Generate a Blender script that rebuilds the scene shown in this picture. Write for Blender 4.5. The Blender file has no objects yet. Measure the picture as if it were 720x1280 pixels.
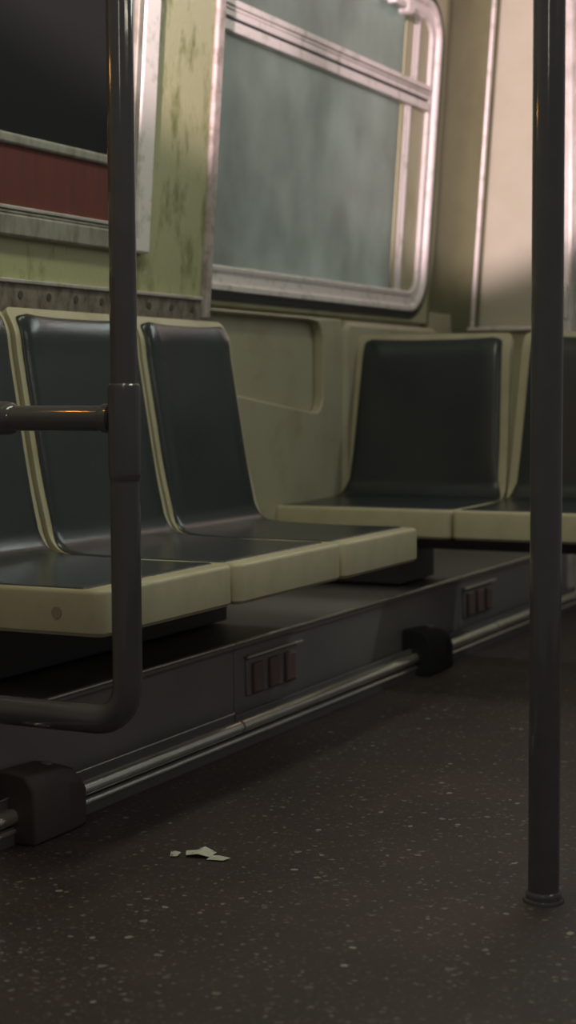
import bpy, bmesh, math, random
from mathutils import Vector, Matrix
random.seed(7)
S = bpy.context.scene
C = S.collection
R = math.radians

# ------------------------------------------------------------------ camera
cam = bpy.data.cameras.new('camera')
co = bpy.data.objects.new('camera', cam); C.objects.link(co)
S.camera = co
cam.sensor_fit = 'VERTICAL'; cam.sensor_height = 36.0
cam.lens = 2069.3 / 1280 * 36.0
cam.clip_start = 0.05; cam.clip_end = 60
yaw, pitch, roll = R(26.191), R(4.177), R(-0.277)
f = Vector((math.cos(yaw)*math.cos(pitch), math.sin(yaw)*math.cos(pitch), -math.sin(pitch)))
r0 = f.cross(Vector((0, 0, 1))).normalized(); u0 = r0.cross(f)
rr = r0*math.cos(roll) + u0*math.sin(roll); uu = -r0*math.sin(roll) + u0*math.cos(roll)
m = Matrix((rr, uu, -f)).transposed().to_4x4(); m.translation = Vector((0, 0, 0.74))
co.matrix_world = m
cam.dof.use_dof = True; cam.dof.focus_distance = 2.75; cam.dof.aperture_fstop = 4.2

# ------------------------------------------------------------------ world, view, lights
w = bpy.data.worlds.new('world'); S.world = w; w.use_nodes = True
w.node_tree.nodes['Background'].inputs[0].default_value = (0.98, 0.97, 0.98, 1)
w.node_tree.nodes['Background'].inputs[1].default_value = 0.105
S.view_settings.view_transform = 'Standard'; S.view_settings.look = 'None'
S.view_settings.gamma = 1.0; S.view_settings.exposure = 0.0
S.view_settings.use_curve_mapping = False

def area(name, loc, target, sx, sy, power, color, spread=180):
    l = bpy.data.lights.new(name, 'AREA'); l.shape = 'RECTANGLE'; l.size = sx; l.size_y = sy
    l.energy = power; l.color = color; l.spread = R(spread)
    o = bpy.data.objects.new(name, l); C.objects.link(o); o.location = loc
    d = Vector(target) - Vector(loc)
    o.rotation_euler = d.to_track_quat('-Z', 'Y').to_euler()
    return o
# pinkish lamp far down the car behind the camera, its shade cutting the beam off low
sp = bpy.data.lights.new('carriage_lamp', 'SPOT'); sp.energy = 2300; sp.color = (1.0, 0.77, 0.80)
sp.spot_size = R(28.6); sp.spot_blend = 0.09; sp.shadow_soft_size = 0.08
so = bpy.data.objects.new('carriage_lamp', sp); C.objects.link(so); so.location = (-1.5, 0.2, 1.9)
so.rotation_euler = Vector((math.cos(R(17))*math.cos(R(7.5)), math.sin(R(17))*math.cos(R(7.5)), math.sin(R(7.5)))).to_track_quat('-Z', 'Y').to_euler()
# greenish ceiling light over the aisle
area('aisle_lamp', (2.35, 1.18, 2.25), (2.35, 1.22, 0.0), 1.6, 0.22, 12.0, (0.90, 1.0, 0.74))
# ceiling light further back along the car
area('rear_lamp', (-0.6, 0.0, 1.98), (2.2, 1.25, 0.6), 0.16, 0.50, 3.2, (1.0, 0.90, 0.76))
# added fill strip on the opposite side, brightens rail and near bench faces
area('opposite_fill', (2.1, -1.15, 1.85), (2.4, 1.5, 0.2), 1.3, 0.06, 4.5, (1.0, 0.93, 0.76))
# small ceiling light by the end door
v = area('vestibule_lamp', (4.9, 0.2, 2.05), (3.4, 0.2, 0.3), 0.10, 1.7, 9.0, (0.88, 1.0, 0.93))
v.rotation_euler = (Vector((-1.5, 0, -1.75)).to_track_quat('-Z', 'Y').to_matrix()).to_euler()
v.data.size, v.data.size_y = 1.7, 0.10
# light outside the dirty window
area('platform_lamp', (4.6, 3.3, 2.0), (4.4, 2.0, 1.4), 2.6, 1.6, 42, (0.92, 1.0, 0.93))
# small amber lamp low at the side
area('amber_lamp', (1.85, 1.84, 1.32), (2.12, 1.40, 0.7), 0.05, 0.05, 0.35, (1.0, 0.42, 0.08))

# ------------------------------------------------------------------ materials
def mat(name, col, rough=0.5, metal=0.0, col2=None, nscale=6.0, lo=0.4, hi=0.65, bump=0.0, bscale=200,
        stretch=(1, 1, 1), spec=0.5, rough2=None, detail=8, coat=0):
    mt = bpy.data.materials.new(name); mt.use_nodes = True
    nt = mt.node_tree; b = nt.nodes['Principled BSDF']
    b.inputs['Base Color'].default_value = (*col, 1); b.inputs['Roughness'].default_value = rough
    b.inputs['Metallic'].default_value = metal; b.inputs['Specular IOR Level'].default_value = spec
    b.inputs['Coat Weight'].default_value = coat
    tc = nt.nodes.new('ShaderNodeTexCoord'); mp = nt.nodes.new('ShaderNodeMapping')
    mp.inputs['Scale'].default_value = stretch
    nt.links.new(tc.outputs['Object'], mp.inputs['Vector'])
    if col2 is not None:
        n = nt.nodes.new('ShaderNodeTexNoise'); n.inputs['Scale'].default_value = nscale
        n.inputs['Detail'].default_value = detail; n.inputs['Roughness'].default_value = 0.65
        nt.links.new(mp.outputs[0], n.inputs['Vector'])
        cr = nt.nodes.new('ShaderNodeValToRGB')
        cr.color_ramp.elements[0].position = lo; cr.color_ramp.elements[1].position = hi
        cr.color_ramp.elements[0].color = (*col, 1); cr.color_ramp.elements[1].color = (*col2, 1)
        nt.links.new(n.outputs['Fac'], cr.inputs[0]); nt.links.new(cr.outputs[0], b.inputs['Base Color'])
        if rough2 is not None:
            mr = nt.nodes.new('ShaderNodeMapRange'); mr.inputs['From Min'].default_value = lo
            mr.inputs['From Max'].default_value = hi; mr.inputs['To Min'].default_value = rough
            mr.inputs['To Max'].default_value = rough2
            nt.links.new(n.outputs['Fac'], mr.inputs[0]); nt.links.new(mr.outputs[0], b.inputs['Roughness'])
    if bump:
        n2 = nt.nodes.new('ShaderNodeTexNoise'); n2.inputs['Scale'].default_value = bscale
        n2.inputs['Detail'].default_value = 3
        nt.links.new(mp.outputs[0], n2.inputs['Vector'])
        bp = nt.nodes.new('ShaderNodeBump'); bp.inputs['Strength'].default_value = bump
        bp.inputs['Distance'].default_value = 0.002
        nt.links.new(n2.outputs['Fac'], bp.inputs['Height']); nt.links.new(bp.outputs[0], b.inputs['Normal'])
    return mt

M = {}
M['wall'] = mat('wall_paint', (0.42, 0.40, 0.25), 0.42, col2=(0.29, 0.27, 0.14), nscale=7, lo=0.52, hi=0.72,
                bump=0.35, bscale=160, stretch=(1.3, 1, 0.7), rough2=0.6)
M['pylon'] = mat('pylon_paint', (0.43, 0.42, 0.24), 0.40, col2=(0.20, 0.21, 0.07), nscale=11, lo=0.50, hi=0.66,
                 bump=0.6, bscale=110, stretch=(1.6, 1, 0.7), rough2=0.6)
M['cove'] = mat('cove_shaded_paint', (0.205, 0.205, 0.115), 0.5, col2=(0.16, 0.15, 0.085), nscale=6, lo=0.45, hi=0.75)  # wall paint darkened: the hollow's shade is put into this colour
M['lower'] = mat('lower_wall_bounce_tint', (0.40, 0.365, 0.255), 0.42, col2=(0.32, 0.27, 0.18), nscale=6, lo=0.5, hi=0.75, bump=0.2, bscale=160, rough2=0.55)  # browner than the upper wall: warm bounced light put into the colour
M['end'] = mat('end_paint', (0.52, 0.49, 0.38), 0.45, col2=(0.46, 0.44, 0.32), nscale=5, lo=0.4, hi=0.7)
M['ceil'] = mat('ceiling_paint', (0.30, 0.30, 0.22), 0.6)
M['metal'] = mat('worn_aluminium', (0.62, 0.57, 0.52), 0.42, 0.55, col2=(0.30, 0.27, 0.21), nscale=26, lo=0.5, hi=0.75,
                 stretch=(1, 1, 1))
M['frame'] = mat('window_aluminium', (0.86, 0.78, 0.76), 0.40, 0.15, col2=(0.42, 0.42, 0.32), nscale=22, lo=0.52, hi=0.75)
M['greymetal'] = mat('grey_painted_metal', (0.33, 0.32, 0.27), 0.5, 0.2, col2=(0.18, 0.15, 0.12), nscale=14, lo=0.45, hi=0.7,
                     stretch=(2, 1, .7))
M['ledge'] = mat('dirty_ledge', (0.25, 0.21, 0.17), 0.6, 0.1, col2=(0.12, 0.085, 0.065), nscale=38, lo=0.42, hi=0.62,
                 stretch=(1, 1, .6))
M['trim'] = mat('trim_metal', (0.50, 0.42, 0.40), 0.45, 0.0, col2=(0.26, 0.21, 0.18), nscale=30, lo=0.45, hi=0.7)
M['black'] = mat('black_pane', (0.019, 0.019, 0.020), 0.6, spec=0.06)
M['rust'] = mat('rust_red_paint', (0.175, 0.052, 0.046), 0.7, spec=0.15, col2=(0.125, 0.048, 0.042), nscale=16, lo=0.35, hi=0.7,
                stretch=(3, 1, .25))
M['gasket'] = mat('black_rubber', (0.012, 0.012, 0.012), 0.6)
M['shell'] = mat('cream_seat_plastic', (0.47, 0.42, 0.285), 0.42, col2=(0.38, 0.33, 0.215), nscale=9, lo=0.45, hi=0.75,
                 rough2=0.55, bump=0.1, bscale=300)
M['pad'] = mat('black_seat_pad', (0.034, 0.039, 0.042), 0.23, spec=0.45, col2=(0.040, 0.045, 0.048), nscale=9, lo=0.3, hi=0.8,
               rough2=0.25, bump=0.15, bscale=240)
M['pole'] = mat('dark_pole_steel', (0.088, 0.083, 0.087), 0.07, 0.0, spec=0.5, bump=0.05, bscale=60, col2=(0.10, 0.093, 0.096),
                nscale=18, lo=.4, hi=.7, rough2=0.13)
M['rail'] = mat('scuffed_rail_steel', (0.92, 0.90, 0.80), 0.17, 0.85, col2=(0.65, 0.62, 0.53), nscale=22, lo=0.5, hi=0.75,
                stretch=(.5, 1, 1), rough2=0.30)
M['heater'] = mat('dark_heater_metal', (0.20, 0.185, 0.183), 0.5, 0.2, col2=(0.22, 0.20, 0.197), nscale=8)
M['lip'] = mat('heater_lip_metal', (0.62, 0.56, 0.46), 0.35, 0.3)
M['rib'] = mat('vent_rib_metal', (0.17, 0.105, 0.095), 0.55, 0.1)
M['foot'] = mat('brown_cast_iron', (0.050, 0.032, 0.029), 0.6, 0.0, col2=(0.045, 0.032, 0.030), nscale=20)
M['under'] = mat('underframe_black', (0.09, 0.085, 0.086), 0.6)
M['bolt'] = mat('bolt_cap_brown', (0.33, 0.27, 0.18), 0.5)
M['hole'] = mat('hole_dark', (0.07, 0.055, 0.045), 0.8)
M['paper'] = mat('dirty_paper', (0.50, 0.50, 0.42), 0.7, col2=(0.05, 0.045, 0.04), nscale=45, lo=0.55, hi=0.62)
M['lamp_white'] = mat('lamp_housing_white', (0.5, 0.5, 0.45), 0.5)
M['door'] = mat('door_steel', (0.70, 0.66, 0.62), 0.35, 0.3, col2=(0.5, 0.47, 0.42), nscale=9)
M['dark'] = mat('tunnel_dark', (0.02, 0.02, 0.02), 0.8)

# floor: dark terrazzo with pale chips
def floor_mat():
    mt = bpy.data.materials.new('speckled_floor'); mt.use_nodes = True
    nt = mt.node_tree; N = nt.nodes; L = nt.links; b = N['Principled BSDF']
    tc = N.new('ShaderNodeTexCoord')
    nz = N.new('ShaderNodeTexNoise'); nz.inputs['Scale'].default_value = 4; nz.inputs['Detail'].default_value = 6
    L.new(tc.outputs['Object'], nz.inputs['Vector'])
    base = N.new('ShaderNodeValToRGB')
    base.color_ramp.elements[0].color = (0.040, 0.029, 0.029, 1); base.color_ramp.elements[1].color = (0.056, 0.037, 0.036, 1)
    base.color_ramp.elements[0].position = .35; base.color_ramp.elements[1].position = .7
    L.new(nz.outputs['Fac'], base.inputs[0])
    cur = base.outputs[0]
    for sc, thr, dth, col, seed in ((85, 0.72, 0.32, (0.19, 0.165, 0.14), 0), (150, 0.62, 0.36, (0.12, 0.10, 0.09), 5),
                                    (45, 0.93, 0.26, (0.30, 0.28, 0.22), 9), (110, 0.72, 0.34, (0.08, 0.045, 0.042), 13)):
        mp = N.new('ShaderNodeMapping'); mp.inputs['Location'].default_value = (seed, seed*.7, 0)
        ds = N.new('ShaderNodeTexNoise'); ds.inputs['Scale'].default_value = sc*1.3
        L.new(tc.outputs['Object'], ds.inputs['Vector'])
        mxv = N.new('ShaderNodeMix'); mxv.data_type = 'VECTOR'; mxv.inputs['Factor'].default_value = 0.012
        L.new(tc.outputs['Object'], mxv.inputs[4]); L.new(ds.outputs['Color'], mxv.inputs[5])
        L.new(mxv.outputs[1], mp.inputs['Vector'])
        v = N.new('ShaderNodeTexVoronoi'); v.inputs['Scale'].default_value = sc
        L.new(mp.outputs[0], v.inputs['Vector'])
        sep = N.new('ShaderNodeSeparateColor'); L.new(v.outputs['Color'], sep.inputs[0])
        a = N.new('ShaderNodeMath'); a.operation = 'GREATER_THAN'; a.inputs[1].default_value = thr
        L.new(sep.outputs[0], a.inputs[0])
        c = N.new('ShaderNodeMath'); c.operation = 'LESS_THAN'; c.inputs[1].default_value = dth
        L.new(v.outputs['Distance'], c.inputs[0])
        mu = N.new('ShaderNodeMath'); mu.operation = 'MULTIPLY'
        L.new(a.outputs[0], mu.inputs[0]); L.new(c.outputs[0], mu.inputs[1])
        mu2 = N.new('ShaderNodeMath'); mu2.operation = 'MULTIPLY'
        L.new(mu.outputs[0], mu2.inputs[0]); L.new(sep.outputs[1], mu2.inputs[1])
        mx = N.new('ShaderNodeMix'); mx.data_type = 'RGBA'
        L.new(mu2.outputs[0], mx.inputs['Factor']); L.new(cur, mx.inputs[6]); mx.inputs[7].default_value = (*col, 1)
        cur = mx.outputs[2]
    L.new(cur, b.inputs['Base Color'])
    b.inputs['Roughness'].default_value = 0.55; b.inputs['Specular IOR Level'].default_value = 0.3
    return mt
M['floor'] = floor_mat()

def glass_mat():
    mt = bpy.data.materials.new('dirty_window_glass'); mt.use_nodes = True
    nt = mt.node_tree; N = nt.nodes; L = nt.links; N.remove(N['Principled BSDF']); out = N['Material Output']
    tc = N.new('ShaderNodeTexCoord'); mp = N.new('ShaderNodeMapping'); mp.inputs['Scale'].default_value = (1, 1, .8)
    L.new(tc.outputs['Object'], mp.inputs['Vector'])
    nz = N.new('ShaderNodeTexNoise'); nz.inputs['Scale'].default_value = 5.5; nz.inputs['Detail'].default_value = 4
    nz.inputs['Roughness'].default_value = .55
    L.new(mp.outputs[0], nz.inputs['Vector'])
    cr = N.new('ShaderNodeValToRGB'); cr.color_ramp.elements[0].position = .32; cr.color_ramp.elements[1].position = .72
    cr.color_ramp.elements[0].color = (0.36, 0.365, 0.34, 1); cr.color_ramp.elements[1].color = (0.53, 0.54, 0.51, 1)
    L.new(nz.outputs['Fac'], cr.inputs[0])
    tl = N.new('ShaderNodeBsdfTranslucent'); L.new(cr.outputs[0], tl.inputs['Color'])
    gl = N.new('ShaderNodeBsdfGlossy'); gl.inputs['Roughness'].default_value = 0.28
    gl.inputs['Color'].default_value = (0.8, 0.8, 0.8, 1)
    tr = N.new('ShaderNodeBsdfTransparent'); tr.inputs['Color'].default_value = (0.7, 0.75, 0.73, 1)
    m1 = N.new('ShaderNodeMixShader'); m1.inputs[0].default_value = 0.18
    L.new(tl.outputs[0], m1.inputs[1]); L.new(tr.outputs[0], m1.inputs[2])
    fr = N.new('ShaderNodeFresnel'); fr.inputs['IOR'].default_value = 1.35
    m2 = N.new('ShaderNodeMixShader'); L.new(fr.outputs[0], m2.inputs[0])
    L.new(m1.outputs[0], m2.inputs[1]); L.new(gl.outputs[0], m2.inputs[2])
    L.new(m2.outputs[0], out.inputs['Surface'])
    return mt
M['glass'] = glass_mat()

# ------------------------------------------------------------------ helpers
def link(name, bm, mt, parent=None, smooth=False, bevel=0, seg=2, sub=0):
    bmesh.ops.remove_doubles(bm, verts=bm.verts, dist=1e-5)
    bmesh.ops.recalc_face_normals(bm, faces=bm.faces)
    me = bpy.data.meshes.new(name); bm.to_mesh(me); bm.free()
    o = bpy.data.objects.new(name, me); C.objects.link(o); me.materials.append(mt)
    if parent: o.parent = parent
    if smooth or bevel:
        for p in me.polygons: p.use_smooth = True
        try: me.set_sharp_from_angle(angle=R(38))
        except Exception: pass
    if bevel:
        md = o.modifiers.new('bevel', 'BEVEL'); md.width = bevel; md.segments = seg; md.limit_method = 'ANGLE'
        md.angle_limit = R(35); md.harden_normals = False
    if sub:
        md = o.modifiers.new('sub', 'SUBSURF'); md.levels = sub; md.render_levels = sub
    return o

def thing(name, label, cat, loc=(0, 0, 0), group=None, rz=0):
    o = bpy.data.objects.new(name, None); C.objects.link(o); o.location = loc; o.rotation_euler = (0, 0, rz)
    o['label'] = label; o['category'] = cat
    if group: o['group'] = group
    return o
def tag(o, label, cat, group=None):
    o['label'] = label; o['category'] = cat
    if group: o['group'] = group
    return o
def struct(o, label=None):
    o['kind'] = 'structure'
    if label: o['label'] = label
    return o

def box(bm, x0, x1, y0, y1, z0, z1, fn=None):
    P = [(x, y, z) for x in (x0, x1) for y in (y0, y1) for z in (z0, z1)]
    if fn: P = [fn(*p) for p in P]
    v = [bm.verts.new(p) for p in P]
    for q in ((0, 1, 3, 2), (4, 6, 7, 5), (0, 4, 5, 1), (2, 3, 7, 6), (0, 2, 6, 4), (1, 5, 7, 3)):
        bm.faces.new([v[i] for i in q])
def mkbox(name, b, mt, parent=None, bevel=0, fn=None, seg=2):
    bm = bmesh.new(); box(bm, *b, fn=fn); return link(name, bm, mt, parent, bevel=bevel, seg=seg)

def tube(bm, pts, r, n=28, caps=True):
    pts = [Vector(p) for p in pts]; rs = r if isinstance(r, (list, tuple)) else [r]*len(pts)
    rings = []; t0 = (pts[1]-pts[0]).normalized()
    a = t0.orthogonal().normalized()
    for i, p in enumerate(pts):
        t = ((pts[min(i+1, len(pts)-1)] - pts[i]).normalized() + (pts[i]-pts[max(i-1, 0)]).normalized())
        t = t.normalized() if t.length > 1e-6 else t0
        a = (a - t*a.dot(t)).normalized(); b = t.cross(a)
        rings.append([bm.verts.new(p + (a*math.cos(2*math.pi*k/n) + b*math.sin(2*math.pi*k/n))*rs[i]) for k in range(n)])
    for A, B in zip(rings, rings[1:]):
        for k in range(n): bm.faces.new((A[k], A[(k+1) % n], B[(k+1) % n], B[k]))
    if caps:
        bm.faces.new(rings[0][::-1]); bm.faces.new(rings[-1])

def W(x, n, h, Y0=2.0):            # point on the leaning upper wall; n = how far it stands into the car
    return (x, Y0 - n - 0.07*(h-1.0), h)

def rpath(x0, x1, z0, z1, r, ins, seg=8):
    r = max(r-ins, 0.002); x0 += ins; x1 -= ins; z0 += ins; z1 -= ins
    out = []
    for cx, cz, a0 in ((x1-r, z0+r, -90), (x1-r, z1-r, 0), (x0+r, z1-r, 90), (x0+r, z0+r, 180)):
        for k in range(seg+1):
            a = R(a0 + 90*k/seg); out.append((cx+r*math.cos(a), cz+r*math.sin(a)))
    return out
def ring(bm, x0, x1, z0, z1, r, prof, fn=W, seg=8):
    """closed frame: prof is a closed list of (inset, stand-out)"""
    loops = [[bm.verts.new(fn(x, n, z)) for x, z in rpath(x0, x1, z0, z1, r, i, seg)] for i, n in prof]
    k = len(loops[0])
    for a in range(len(loops)):
        A = loops[a]; B = loops[(a+1) % len(loops)]
        for j in range(k): bm.faces.new((A[j], A[(j+1) % k], B[(j+1) % k], B[j]))
def slab(bm, x0, x1, z0, z1, r, n0, n1, fn=W, seg=8, cham=0):
    """rounded plate between stand-outs n0 (back) and n1 (front)"""
    lv = [(0, n0), (0, n1-cham), (cham, n1)] if cham else [(0, n0), (0, n1)]
    loops = [[bm.verts.new(fn(x, n, z)) for x, z in rpath(x0, x1, z0, z1, r, i, seg)] for i, n in lv]
    k = len(loops[0])
    for A, B in zip(loops, loops[1:]):
        for j in range(k): bm.faces.new((A[j], A[(j+1) % k], B[(j+1) % k], B[j]))
    bm.faces.new(loops[0][::-1]); bm.faces.new(loops[-1])
def holed(bm, X0, X1, Z0, Z1, hx0, hx1, hz0, hz1, r, n0, n1, fn=W, seg=8):
    P = rpath(hx0, hx1, hz0, hz1, r, 0, seg)
    corners = [(X1, Z0), (X1, Z1), (X0, Z1), (X0, Z0)]
    for n in (n0, n1):
        hv = [bm.verts.new(fn(x, n, z)) for x, z in P]; cv = [bm.verts.new(fn(x, n, z)) for x, z in corners]
        k = seg+1
        for c in range(4):
            for j in range(seg): bm.faces.new((cv[c], hv[c*k+j], hv[c*k+j+1]))
            nx = (c+1) % 4
            bm.faces.new((cv[c], hv[c*k+seg], hv[nx*k], cv[nx]))
        if n == n0: h0, c0 = hv, cv
    K = len(P)
    for j in range(K): bm.faces.new((h0[j], h0[(j+1) % K], hv[(j+1) % K], hv[j]))
    for c in range(4): bm.faces.new((c0[c], c0[(c+1) % 4], cv[(c+1) % 4], cv[c]))

# ------------------------------------------------------------------ structure
fl = mkbox('floor', (0.2, 6.4, -1.6, 2.2, -0.06, 0.0), M['floor']); struct(fl, 'dark red brown speckled floor')
cl = mkbox('ceiling', (1.6, 6.4, -1.6, 2.2, 2.60, 2.66), M['ceil']); struct(cl, 'pale ceiling above the frame')

wl = bpy.data.objects.new('wall_left', None); C.objects.link(wl); struct(wl, 'pale green leaning car wall with window')
# lower wall
mkbox('lower_panel', (1.2, 6.0, 2.02, 2.10, 0.0, 1.0), M['lower'], wl)
# window wall with the opening
bm = bmesh.new(); holed(bm, 3.50, 5.13, 0.955, 2.60, 3.56, 5.04, 1.01, 1.94, 0.105, -0.05, 0.0)
link('window_panel', bm, M['wall'], wl, bevel=0.006)
# recessed strip between window panel and the end wall, coved into the corner
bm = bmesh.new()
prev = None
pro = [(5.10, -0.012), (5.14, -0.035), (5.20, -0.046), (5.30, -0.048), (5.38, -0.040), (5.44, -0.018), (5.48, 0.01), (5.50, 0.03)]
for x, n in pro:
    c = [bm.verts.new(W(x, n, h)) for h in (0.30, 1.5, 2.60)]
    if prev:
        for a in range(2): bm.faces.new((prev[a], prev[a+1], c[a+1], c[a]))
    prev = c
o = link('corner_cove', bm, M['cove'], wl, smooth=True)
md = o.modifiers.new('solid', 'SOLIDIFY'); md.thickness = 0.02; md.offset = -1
# pylon panel
mkbox('pylon_panel', (1.2, 3.520, -0.04, 0.04, 0.93, 2.6), M['pylon'], wl, bevel=0.004, fn=lambda x, y, z: W(x, y, z))

tr = mkbox('trim_1', (3.520, 3.556, -0.01, 0.05, 0.915, 2.6), M['trim'], None, bevel=0.006, fn=lambda x, y, z: W(x, y, z))
tr.data.materials[0] = M['trim']
struct(tr, 'narrow vertical metal joint strip beside the window')

# ledge strip above the bench backs
lg = bpy.data.objects.new('trim_2', None); C.objects.link(lg); struct(lg, 'grimy metal ledge strip with a row of dark holes')
mkbox('ledge_face', (1.2, 3.50, 0.0, 0.052, 0.86, 0.957), M['ledge'], lg, fn=lambda x, y, z: W(x, y, z))
mkbox('ledge_lip', (1.2, 3.50, 0.0, 0.058, 0.957, 0.966), M['metal'], lg, bevel=0.002, fn=lambda x, y, z: W(x, y, z))
for k in range(12):
    x = 2.36 + k*0.1
    bm = bmesh.new(); tube(bm, [W(x, 0.045, 0.935), W(x, 0.0535, 0.935)], 0.008, 14)
    link('screw_hole', bm, M['hole'], lg)

# moulded lower wall: raised pad panel and shroud box
mo = bpy.data.objects.new('trim_3', None); C.objects.link(mo); struct(mo, 'moulded green panels below the window')
LW = lambda x, n, z: (x, 2.02-n, z)
LS = lambda x, n, z: (x, 2.02-n, z + max(0, min(1, (0.90-z)/.17))*.11*(4.285-x))
bm = bmesh.new(); holed(bm, 3.10, 4.405, 0.0, 0.947, 3.20, 4.278, 0.672, 0.937, 0.06, 0.0, 0.030, lambda x, n, z: LS(x, n, z) if 3.15 < x < 4.3 and z > .5 else LW(x, n, z), 10)
link('pocket_panel', bm, M['lower'], mo, bevel=0.006, seg=3)
bm = bmesh.new(); slab(bm, 4.412, 5.17, 0.0, 0.945, 0.045, 0.0, 0.040, LW, 8, 0.014)
link('shroud_box', bm, M['lower'], mo, bevel=0.003)

# end wall
we = bpy.data.objects.new('wall_end', None); C.objects.link(we); struct(we, 'pale end wall panel beyond the far seats')
mkbox('end_panel', (5.50, 5.58, 1.66, 2.20, 0.95, 2.6), M['end'], we, bevel=0.004)
mkbox('end_panel_lower', (5.49, 5.58, 1.66, 2.20, 0.0, 0.95), M['wall'], we)
mkbox('end_sill', (5.455, 5.50, 1.66, 2.06, 0.944, 0.957), M['frame'], we, bevel=0.003)
t4 = bmesh.new()
box(t4, 5.464, 5.50, 1.966, 2.000, 0.957, 2.6, fn=lambda x, y, z: (x, y-0.07*(z-1.0), z))
t4 = link('trim_4', t4, M['frame'], None, bevel=0.008, seg=3); struct(t4, 'pale rounded corner strip of the end wall')

# door at the end of the car
dr = bpy.data.objects.new('door_1', None); C.objects.link(dr); struct(dr, 'pale metal end door with a window')
mkbox('door_jamb', (5.46, 5.56, 1.615, 1.658, 0.0, 2.6), M['door'], dr, bevel=0.01, seg=3)
DW = lambda x, n, z: (5.53-n, x, z)
bm = bmesh.new(); holed(bm, 0.80, 1.615, 0.0, 2.10, 0.98, 1.48, 1.05, 1.80, 0.05, 0.0, 0.03, DW)
link('door_leaf', bm, M['door'], dr, bevel=0.003)
bm = bmesh.new(); slab(bm, 0.985, 1.475, 1.055, 1.795, 0.045, 0.01, 0.016, DW); link('door_glass', bm, M['glass'], dr)
mkbox('door_header', (5.46, 5.56, 0.80, 1.615, 2.10, 2.6), M['door'], dr, bevel=0.006)
bm = bmesh.new(); tube(bm, [(5.452, 1.636, 0.98), (5.452, 1.636, 1.09)], 0.008, 12); link('door_latch', bm, M['rail'], dr, smooth=True)

# ------------------------------------------------------------------ window
wn = bpy.data.objects.new('window_1', None); C.objects.link(wn); struct(wn, 'aluminium framed window with dirty clouded glass')
bm = bmesh.new(); ring(bm, 3.38, 5.080, 0.970, 1.978, 0.14, [(0, -.002), (0, .008), (.018, .008), (.018, -.002)])
link('gasket', bm, M['gasket'], wn)
bm = bmesh.new()
ring(bm, 3.40, 5.062, 0.990, 1.962, 0.125, [(0, -.03), (0, .005), (.004, .012), (.016, .012), (.020, .008), (.024, -.001), (.046, -.003), (.050, .002), (.055, .004), (.062, .003), (.066, -.002), (.066, -.03)], seg=10)
link('outer_frame', bm, M['frame'], wn, smooth=True)
bm = bmesh.new()
slab(bm, 4.80, 5.03, 1.01, 1.93, 0.08, -.05, -.0075)
link('recess_lining', bm, M['wall'], wn)
SP = [(0, -.03), (0, -.004), (.003, -.002), (.012, -.002), (.016, -.004), (.018, -.0055), (.042, -.006), (.044, -.03)]
bm = bmesh.new(); ring(bm, 3.42, 4.870, 0.998, 1.668, 0.05, SP); link('lower_sash', bm, M['frame'], wn, smooth=True)
bm = bmesh.new(); ring(bm, 3.42, 4.905, 1.658, 1.940, 0.06, SP); link('upper_sash', bm, M['frame'], wn, smooth=True)
for i, (a, b, n) in enumerate(((1.624, 1.650, .008), (1.660, 1.676, .003), (1.676, 1.684, .006), (1.686, 1.702, .009))):
    mkbox('meeting_rail', (3.50, 5.000, -0.02, n, a, b), M['frame'], wn, bevel=0.0025, fn=lambda x, y, z: W(x, y, z))
mkbox('rail_groove', (3.50, 4.995, -0.03, 0.0, 1.645, 1.665), M['gasket'], wn, fn=lambda x, y, z: W(x, y, z))
for a, b, xe in ((1.02, 1.63, 4.865), (1.695, 1.93, 4.895)):
    mkbox('glass_pane', (3.45, xe, -0.016, -0.012, a, b), M['glass'], wn, fn=lambda x, y, z: W(x, y, z))
# latch on the top rail
lt = bmesh.new(); box(lt, 4.62, 4.72, 0.0, 0.03, 1.885, 1.905, fn=lambda x, y, z: W(x, y, z))
lt = link('latch', lt, M['frame'], wn, bevel=0.006, seg=3)
bm = bmesh.new(); slab(bm, 4.705, 4.765, 1.872, 1.918, 0.022, 0.0, 0.035, W, 6, 0.006); link('latch_knob', bm, M['frame'], lt, bevel=0.002)

# dark framed panel at the left
dc = thing('framed_wall_unit', 'grey framed wall unit with a black pane above a rust red band', 'panel', (0, 0, 0))

P0 = 0.04
def wb(name, x0, x1, z0, z1, n0, n1, mt, bevel=0.002, seg=2):
    return mkbox(name, (x0, x1, P0+n0, P0+n1, z0, z1), mt, dc, bevel=bevel, fn=lambda x, y, z: W(x, y, z), seg=seg)
wb('black_pane', 1.9, 3.064, 1.22, 2.20, 0.0, 0.008, M['black'], 0)
wb('red_band', 1.9, 3.085, 1.100, 1.232, 0.0, 0.010, M['rust'], 0)
wb('cross_bar', 1.9, 3.066, 1.224, 1.247, 0.0, 0.018, M['greymetal'], 0.006, 3)
wb('sill_bead', 1.9, 3.092, 1.099, 1.107, 0.0, 0.020, M['metal'], 0.002)
wb('sill_bead', 1.9, 3.092, 1.092, 1.097, 0.0, 0.018, M['greymetal'], 0.001)
wb('sill', 1.9, 3.15, 1.047, 1.091, 0.0, 0.022, M['greymetal'], 0.005)
wb('inner_stile', 3.064, 3.082, 1.232, 2.20, 0.0, 0.014, M['frame'], 0.003)
wb('middle_stile', 3.082, 3.150, 1.10, 2.20, 0.0, 0.006, M['greymetal'], 0.002)
wb('outer_stile', 3.150, 3.172, 1.060, 2.20, 0.0, 0.018, M['greymetal'], 0.003)
wb('outer_stile', 3.172, 3.236, 1.049, 2.20, 0.0, 0.022, M['frame'], 0.005)

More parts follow.
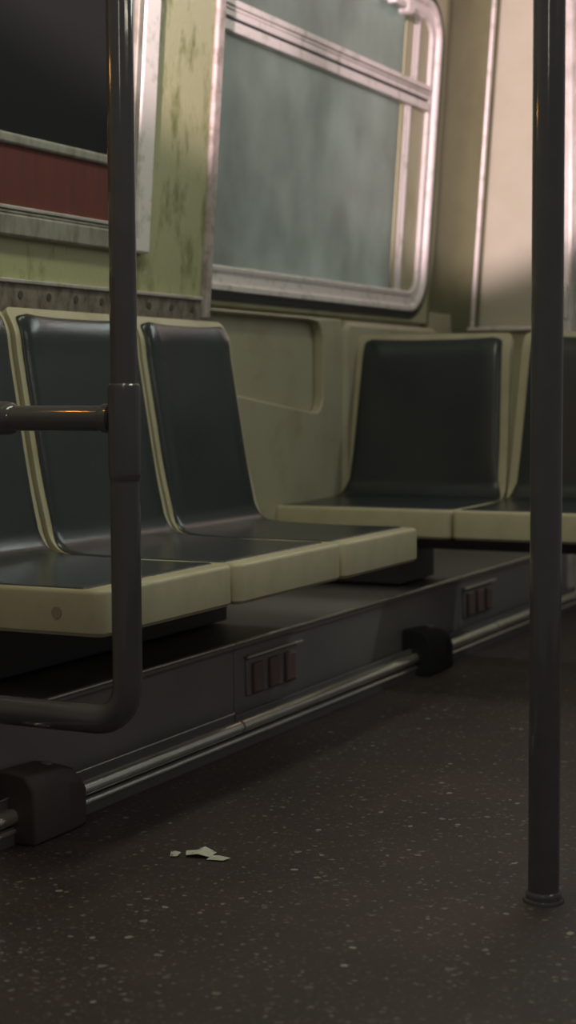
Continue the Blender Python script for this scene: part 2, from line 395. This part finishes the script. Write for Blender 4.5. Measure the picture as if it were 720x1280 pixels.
# ------------------------------------------------------------------ seats
def smooth_profile(pts, n=5):
    """Catmull-Rom through 2D points"""
    out = []
    P = [pts[0]] + list(pts) + [pts[-1]]
    for i in range(1, len(P)-2):
        for k in range(n):
            t = k/n
            out.append(tuple(0.5*((2*P[i][c]) + (-P[i-1][c]+P[i+1][c])*t + (2*P[i-1][c]-5*P[i][c]+4*P[i+1][c]-P[i+2][c])*t*t +
                       (-P[i-1][c]+3*P[i][c]-3*P[i+1][c]+P[i+2][c])*t**3) for c in (0, 1)))
    out.append(tuple(pts[-1])); return out

def build_seat(name, label, w, depth, rise, top, taper, group, rim=0.016, bolts=False):
    """local x across (0..w), y backwards from the front edge, z up from the floor"""
    root = thing(name, label, 'seat', group=group)
    zs = 0.430
    d = depth
    prof = smooth_profile([(0.012, zs-.001), (0.03, zs-.001), (0.16, zs-.002), (d-.12, zs), (d-.050, zs+.003), (d-.016, zs+.012), (d+.002, zs+.036),
                           (d+.012, zs+.072), (d+.030, zs+.150), (d+.048, zs+.255), (d+.068, zs+.375), (d+rise*.80, zs+.430), (d+rise+.004, top)], 5)
    n = len(prof)
    # arc length
    s = [0]
    for a, b in zip(prof, prof[1:]): s.append(s[-1] + math.dist(a, b))
    tot = s[-1]
    def nrm(i):
        a = prof[max(i-1, 0)]; b = prof[min(i+1, n-1)]; t = (b[0]-a[0], b[1]-a[1]); l = math.hypot(*t)
        return (-t[1]/l, t[0]/l)                   # towards the sitter / up
    def half(i, rc=0.017):
        z = prof[i][1]; tp = taper*max(0, (z-zs))/(top-zs)
        h = w/2 - tp - 0.004*min(1, max(0, (zs+.03-z)/.02))
        e = tot - s[i]
        if e < rc: h -= rc - math.sqrt(max(rc*rc - (rc-e)**2, 0))
        return h
    # add extra samples near the top for the rounded corner
    ex = []
    for i in range(n-1):
        ex.append(prof[i])
        if tot - s[i+1] < 0.03 or tot - s[i] < 0.035:
            for k in (.2, .4, .6, .8): ex.append((prof[i][0]+(prof[i+1][0]-prof[i][0])*k, prof[i][1]+(prof[i+1][1]-prof[i][1])*k))
    ex.append(prof[-1]); prof[:] = ex; n = len(prof)
    s[:] = [0]
    for a, b in zip(prof, prof[1:]): s.append(s[-1] + math.dist(a, b))
    tot = s[-1]
    # shell: surface grid with thickness
    bm = bmesh.new(); xs = [-1, -.97, -.5, 0, .5, .97, 1]
    th = 0.024
    T = []; B = []
    for i in range(n):
        h = half(i); nx = nrm(i)
        T.append([bm.verts.new((w/2 + h*x, prof[i][0], prof[i][1])) for x in xs])
        B.append([bm.verts.new((w/2 + h*x, prof[i][0]-nx[0]*th, prof[i][1]-nx[1]*th)) for x in xs])
    for G in (T, B):
        for i in range(n-1):
            for k in range(len(xs)-1): bm.faces.new((G[i][k], G[i][k+1], G[i+1][k+1], G[i+1][k]))
    for k in (0, len(xs)-1):
        for i in range(n-1): bm.faces.new((T[i][k], T[i+1][k], B[i+1][k], B[i][k]))
    for i in (0, n-1):
        for k in range(len(xs)-1): bm.faces.new((T[i][k], T[i][k+1], B[i][k+1], B[i][k]))
    shell = link('seat_shell', bm, M['shell'], root, bevel=0.006, seg=3)
    # seat box below the shell (rounded upright corners)
    bm = bmesh.new()
    def XY(x, n_, z): return (x, n_, z)
    lev = [(0.006, 0.3575), (0.0, 0.364), (0.0, 0.424), (0.002, 0.4290), (0.006, 0.4318)]
    loops = [[bm.verts.new((x, y, z)) for x, y in rpath(0, w, 0, d+.02, 0.020, i, 6)] for i, z in lev]
    K = len(loops[0])
    for A, Bq in zip(loops, loops[1:]):
        for j in range(K): bm.faces.new((A[j], A[(j+1) % K], Bq[(j+1) % K], Bq[j]))
    bm.faces.new(loops[0][::-1]); bm.faces.new(loops[-1])
    link('seat_base', bm, M['shell'], root, smooth=True)
    # pad following the shell
    bm = bmesh.new(); us = [-1, -.992, -.975, -.9, -.7, -.4, 0, .4, .7, .9, .975, .992, 1]
    rows = []
    i0 = s[0] + 0.024; i1 = tot - 0.020
    idx = [i for i in range(n) if i0 < s[i] < i1]
    def at(q):
        for i in range(n-1):
            if s[i] <= q <= s[i+1]:
                t = (q-s[i])/max(s[i+1]-s[i], 1e-9); a = nrm(i); b = nrm(i+1)
                return (prof[i][0]+(prof[i+1][0]-prof[i][0])*t, prof[i][1]+(prof[i+1][1]-prof[i][1])*t,
                        a[0]+(b[0]-a[0])*t, a[1]+(b[1]-a[1])*t, i)
    qs = [i0, i0+.0015, i0+.004, i0+.008, i0+.014, i0+.024] + [s[i] for i in idx if i0+.03 < s[i] < i1-.035] + \
         [i1-.032, i1-.024, i1-.016, i1-.010, i1-.006, i1-.003, i1-.001, i1]
    zsplit = zs + 0.03
    for q in qs:
        y, z, ny, nz, i = at(q)
        tt = min(1, max(0, (z-zs-.004)/.05)); rimx = 0.0070*(1-tt) + rim*tt
        tp = taper*max(0, (z-zs))/(top-zs)
        h = w/2 - tp - rimx
        for e in (i1-q, (q-i0)):
            rc = 0.013
            if e < rc: h -= rc - math.sqrt(max(rc*rc-(rc-e)**2, 0))
        edge = min(1, min(q-i0, i1-q)/.006)
        row = []
        for u in us:
            lift = 0.0012 + 0.0042*math.sqrt(max(0, edge))*(1 if abs(u) < .98 else (.6 if abs(u) < .995 else 0))
            if z > zs+.05:                            # backrest pad dished across, rolled at the top
                lift += 0.024*(abs(u)**3)*(1 if abs(u) < .9 else max(0, (1-abs(u))/.1)) * min(1, (z-zs-.05)/.1)*.5
            row.append(bm.verts.new((w/2+h*u, y+ny*lift, z+nz*lift)))
        rows.append(row)
    for A, Bq in zip(rows, rows[1:]):
        for k in range(len(us)-1): bm.faces.new((A[k], A[k+1], Bq[k+1], Bq[k]))
    link('seat_pad', bm, M['pad'], root, smooth=True)
    return root

def tubeobj(name, pts, r, mt, parent, n=28):
    bm = bmesh.new(); tube(bm, pts, r, n); return link(name, bm, mt, parent, smooth=True)

NG = 'moulded seats along the window wall'
specs = [(2.163, 0.437, 1.386, 'cream framed black seat nearest the left pole, its side face showing'),
         (2.606, 0.446, 1.378, 'middle cream framed black seat of the long bench, behind the left pole'),
         (3.057, 0.406, 1.374, 'cream framed black seat at the far end of the long bench, below the window edge')]
seats = []
for x, w_, y, lab in specs:
    t = build_seat('transit_seat', lab, w_, 0.405, 0.095, 0.903, 0.0, NG)
    t.location = (x, y, 0); seats.append(t)
# bolt plug on the side of the nearest seat
bm = bmesh.new(); tube(bm, [(-0.0012, 0.085, 0.394), (0.003, 0.085, 0.394)], 0.0095, 20)
link('bolt_plug', bm, M['bolt'], seats[0], smooth=True)
FG = 'moulded seats facing the camera'
fl_ = ['cream framed black seat facing the camera beside the window wall',
       'cream framed black seat facing the camera, partly behind the right pole']
for k, (ys, lab) in enumerate(((2.002, fl_[0]), (1.490, fl_[1]))):
    t = build_seat('transit_seat', lab, 0.508, 0.445, 0.10, 0.903, 0.018, FG, rim=0.024)
    t.location = (3.975, ys, 0); t.rotation_euler = (0, 0, R(-90))

# supports
fr = thing('bench_frame', 'black steel underframe hidden beneath the long bench', 'frame')
mkbox('cross_beam', (2.22, 3.34, 1.80, 1.99, 0.214, 0.358), M['under'], fr, bevel=0.004)
fr2 = thing('bench_frame', 'black steel underframe beneath the seats facing the camera', 'frame')
mkbox('wall_bracket', (4.15, 4.40, 1.70, 1.96, 0.214, 0.358), M['under'], fr2, bevel=0.004)
mkbox('cross_beam', (4.20, 4.36, 1.0, 1.95, 0.31, 0.358), M['under'], fr2, bevel=0.004)

# ------------------------------------------------------------------ heater cover
ht = thing('heater_cover', 'long dark metal heater cover under the benches', 'heater')
hj = [1.0, 3.045, 4.40, 5.48]
for a, b in zip(hj, hj[1:]):
    mkbox('cover_panel', (a+.002, b-.002, 1.626, 1.97, 0.0, 0.206), M['heater'], ht, bevel=0.002)
    tubeobj('top_lip', [(a+.003, 1.623, 0.2105), (b-.003, 1.623, 0.2105)], 0.0034, M['rail'], ht, 12)
    mkbox('lower_lip', (a+.003, b-.003, 1.622, 1.628, 0.196, 0.199), M['rib'], ht, bevel=0.001)
for x0 in (3.095, 4.430):
    v = mkbox('vent', (x0, x0+.245, 1.621, 1.628, 0.090, 0.170), M['heater'], ht, bevel=0.003)
    tubeobj('vent_lip', [(x0-.008, 1.615, 0.176), (x0+.258, 1.615, 0.176)], 0.0028, M['lip'], v, 12)
    mkbox('vent_hood', (x0-.006, x0+.256, 1.616, 1.628, 0.1745, 0.1775), M['heater'], v)
    for k in range(3):
        mkbox('vent_rib', (x0+.02+k*.078, x0+.066+k*.078, 1.612, 1.624, 0.095, 0.160), M['rib'], v, bevel=0.004)

# floor rail
rl = thing('floor_rail', 'scuffed steel rail running low along the heater cover', 'rail')
for a, b in ((0.9, 2.99), (3.0, 4.61), (4.62, 5.46)):
    tubeobj('rail_tube', [(a, 1.588, 0.046), (b, 1.588, 0.046)], 0.0135, M['rail'], rl, 24)
tubeobj('joint_collar', [(2.985, 1.588, 0.046), (3.005, 1.588, 0.046)], 0.0125, M['heater'], rl, 20)
tubeobj('joint_collar', [(4.600, 1.588, 0.046), (4.632, 1.588, 0.046)], 0.0155, M['rail'], rl, 20)
mkbox('kick_plate', (0.9, 2.985, 1.594, 1.604, 0.0, 0.074), M['under'], rl)
tubeobj('kick_plate_edge', [(0.9, 1.595, 0.0755), (2.985, 1.595, 0.0755)], 0.0018, M['rail'], rl, 10)
mkbox('kick_plate', (2.995, 5.46, 1.594, 1.604, 0.0, 0.070), M['under'], rl, bevel=0.003)
tubeobj('lower_bead', [(0.9, 1.584, 0.022), (5.46, 1.584, 0.022)], 0.0055, M['rail'], rl, 12)
mkbox('rail_base', (0.9, 5.46, 1.582, 1.596, 0.0, 0.030), M['under'], rl)

# cast feet that break the rail
for k, (x0, x1, h, lab) in enumerate(((2.195, 2.372, 0.105, 'brown cast foot block over the rail at the left edge'),
                                 (3.965, 4.165, 0.105, 'dark cast foot block over the rail under the far seats'))):
    ft = thing('support_foot', lab, 'foot', ((x0+x1)/2, 1.585, 0), 'foot blocks over the floor rail')
    w2 = (x1-x0)/2
    bm = bmesh.new()
    sec = []
    for x, hh, yy in ((-w2, h*1.15, .042), (w2*.2, h*1.1, .042), (w2*.6, h, .040), (w2*.9, h*.80, .034), (w2, h*.55, .020)):
        sec.append([bm.verts.new(p) for p in ((x, -yy, 0), (x, -yy, hh*.75), (x, -yy*.6, hh*.96), (x, 0.005, hh), (x, 0.034, hh), (x, 0.034, 0))])
    for A, Bq in zip(sec, sec[1:]):
        for j in range(6): bm.faces.new((A[j], A[(j+1) % 6], Bq[(j+1) % 6], Bq[j]))
    bm.faces.new(sec[0][::-1]); bm.faces.new(sec[-1])
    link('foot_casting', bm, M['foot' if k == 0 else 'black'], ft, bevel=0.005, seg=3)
    tubeobj('anchor_bolt', [(w2*.1, 0.0, h*1.0), (w2*.1, 0.0, h*1.12)], 0.010, M['heater'], ft, 6)

# ------------------------------------------------------------------ poles
gp = thing('grab_pole', 'dark steel floor to ceiling pole at the right edge', 'pole', (2.277, 0.7095, 0))
tubeobj('pole_tube', [(0, 0, 0.0), (0, 0, 2.60)], 0.0226, M['pole'], gp, 48)
tubeobj('base_collar', [(0, 0, 0), (0, 0, .010), (0, 0, .013), (0, 0, 0.016)], [0.026, 0.026, .0255, 0.0230], M['pole'], gp, 40)
tubeobj('base_ring', [(0, 0, 0), (0, 0, .003), (0, 0, .005)], [0.030, 0.030, .029], M['pole'], gp, 40)

px, py = 2.128, 1.320
gd = thing('guard_pole', 'dark steel pole at the end of the long bench with an armrest tube', 'pole', (px, py, 0))
tubeobj('upper_tube', [(0, 0, 0.74), (0, 0, 2.60)], 0.0205, M['pole'], gd, 48)
arc = [(0, 0.055-0.055*math.cos(a), 0.2385+0.055-0.055*math.sin(a)) for a in [R(90*k/8) for k in range(9)]]
tubeobj('lower_tube', [(0, 0, 0.63)] + arc + [(0, 0.345, 0.2385)], 0.0229, M['pole'], gd, 48)
tubeobj('tee_coupling', [(0, 0, .606), (0, 0, .612), (0, 0, .618), (0, 0, .742), (0, 0, .750), (0, 0, .7525)],
        [.0232, .0245, .0252, .0252, .0238, .0208], M['pole'], gd, 48)
tubeobj('armrest_tube', [(0, 0.02, .7), (0, 0.56, .7)], 0.0195, M['pole'], gd, 40)
tubeobj('armrest_collar', [(0, 0.022, .7), (0, 0.034, .7), (0, .040, .7)], [.0225, .0225, .0198], M['pole'], gd, 40)
tubeobj('end_coupling', [(0, .198, .7), (0, .204, .7), (0, .216, .7), (0, .32, .7), (0, .328, .7)], [.0198, .0245, .0262, .0262, .0200], M['pole'], gd, 40)

# ------------------------------------------------------------------ paper scrap
bm = bmesh.new()
def flake(cx, cy, pts, h):
    vs = [bm.verts.new((cx+x, cy+y, 0.002 + h*z)) for x, y, z in pts]
    c = bm.verts.new((cx+sum(p[0] for p in pts)/len(pts), cy+sum(p[1] for p in pts)/len(pts), .002 + h*1.3))
    for i in range(len(vs)): bm.faces.new((vs[i], vs[(i+1) % len(vs)], c))
flake(0, 0, [(-.020, .024, .2), (-.012, .028, 1), (.006, .022, .4), (.018, .010, 1.2), (.014, -.012, .3), (.002, -.020, .9), (-.014, -.016, .2), (-.018, .004, .8)], .006)
flake(-.022, .040, [(-.010, .006, 0), (0, .010, .9), (.008, .002, .3), (.004, -.006, .8), (-.006, -.004, 0)], .005)
flake(-.012, -.026, [(-.012, .010, 0), (.002, .008, .8), (.010, -.008, .2), (.004, -.024, .6), (-.006, -.016, 0)], .004)
pp = link('paper_scrap', bm, M['paper']); pp.location = (2.272, 1.268, 0)
md = pp.modifiers.new('solid', 'SOLIDIFY'); md.thickness = 0.0006; md.offset = 1
tag(pp, 'small torn off white paper scrap lying on the floor', 'paper')
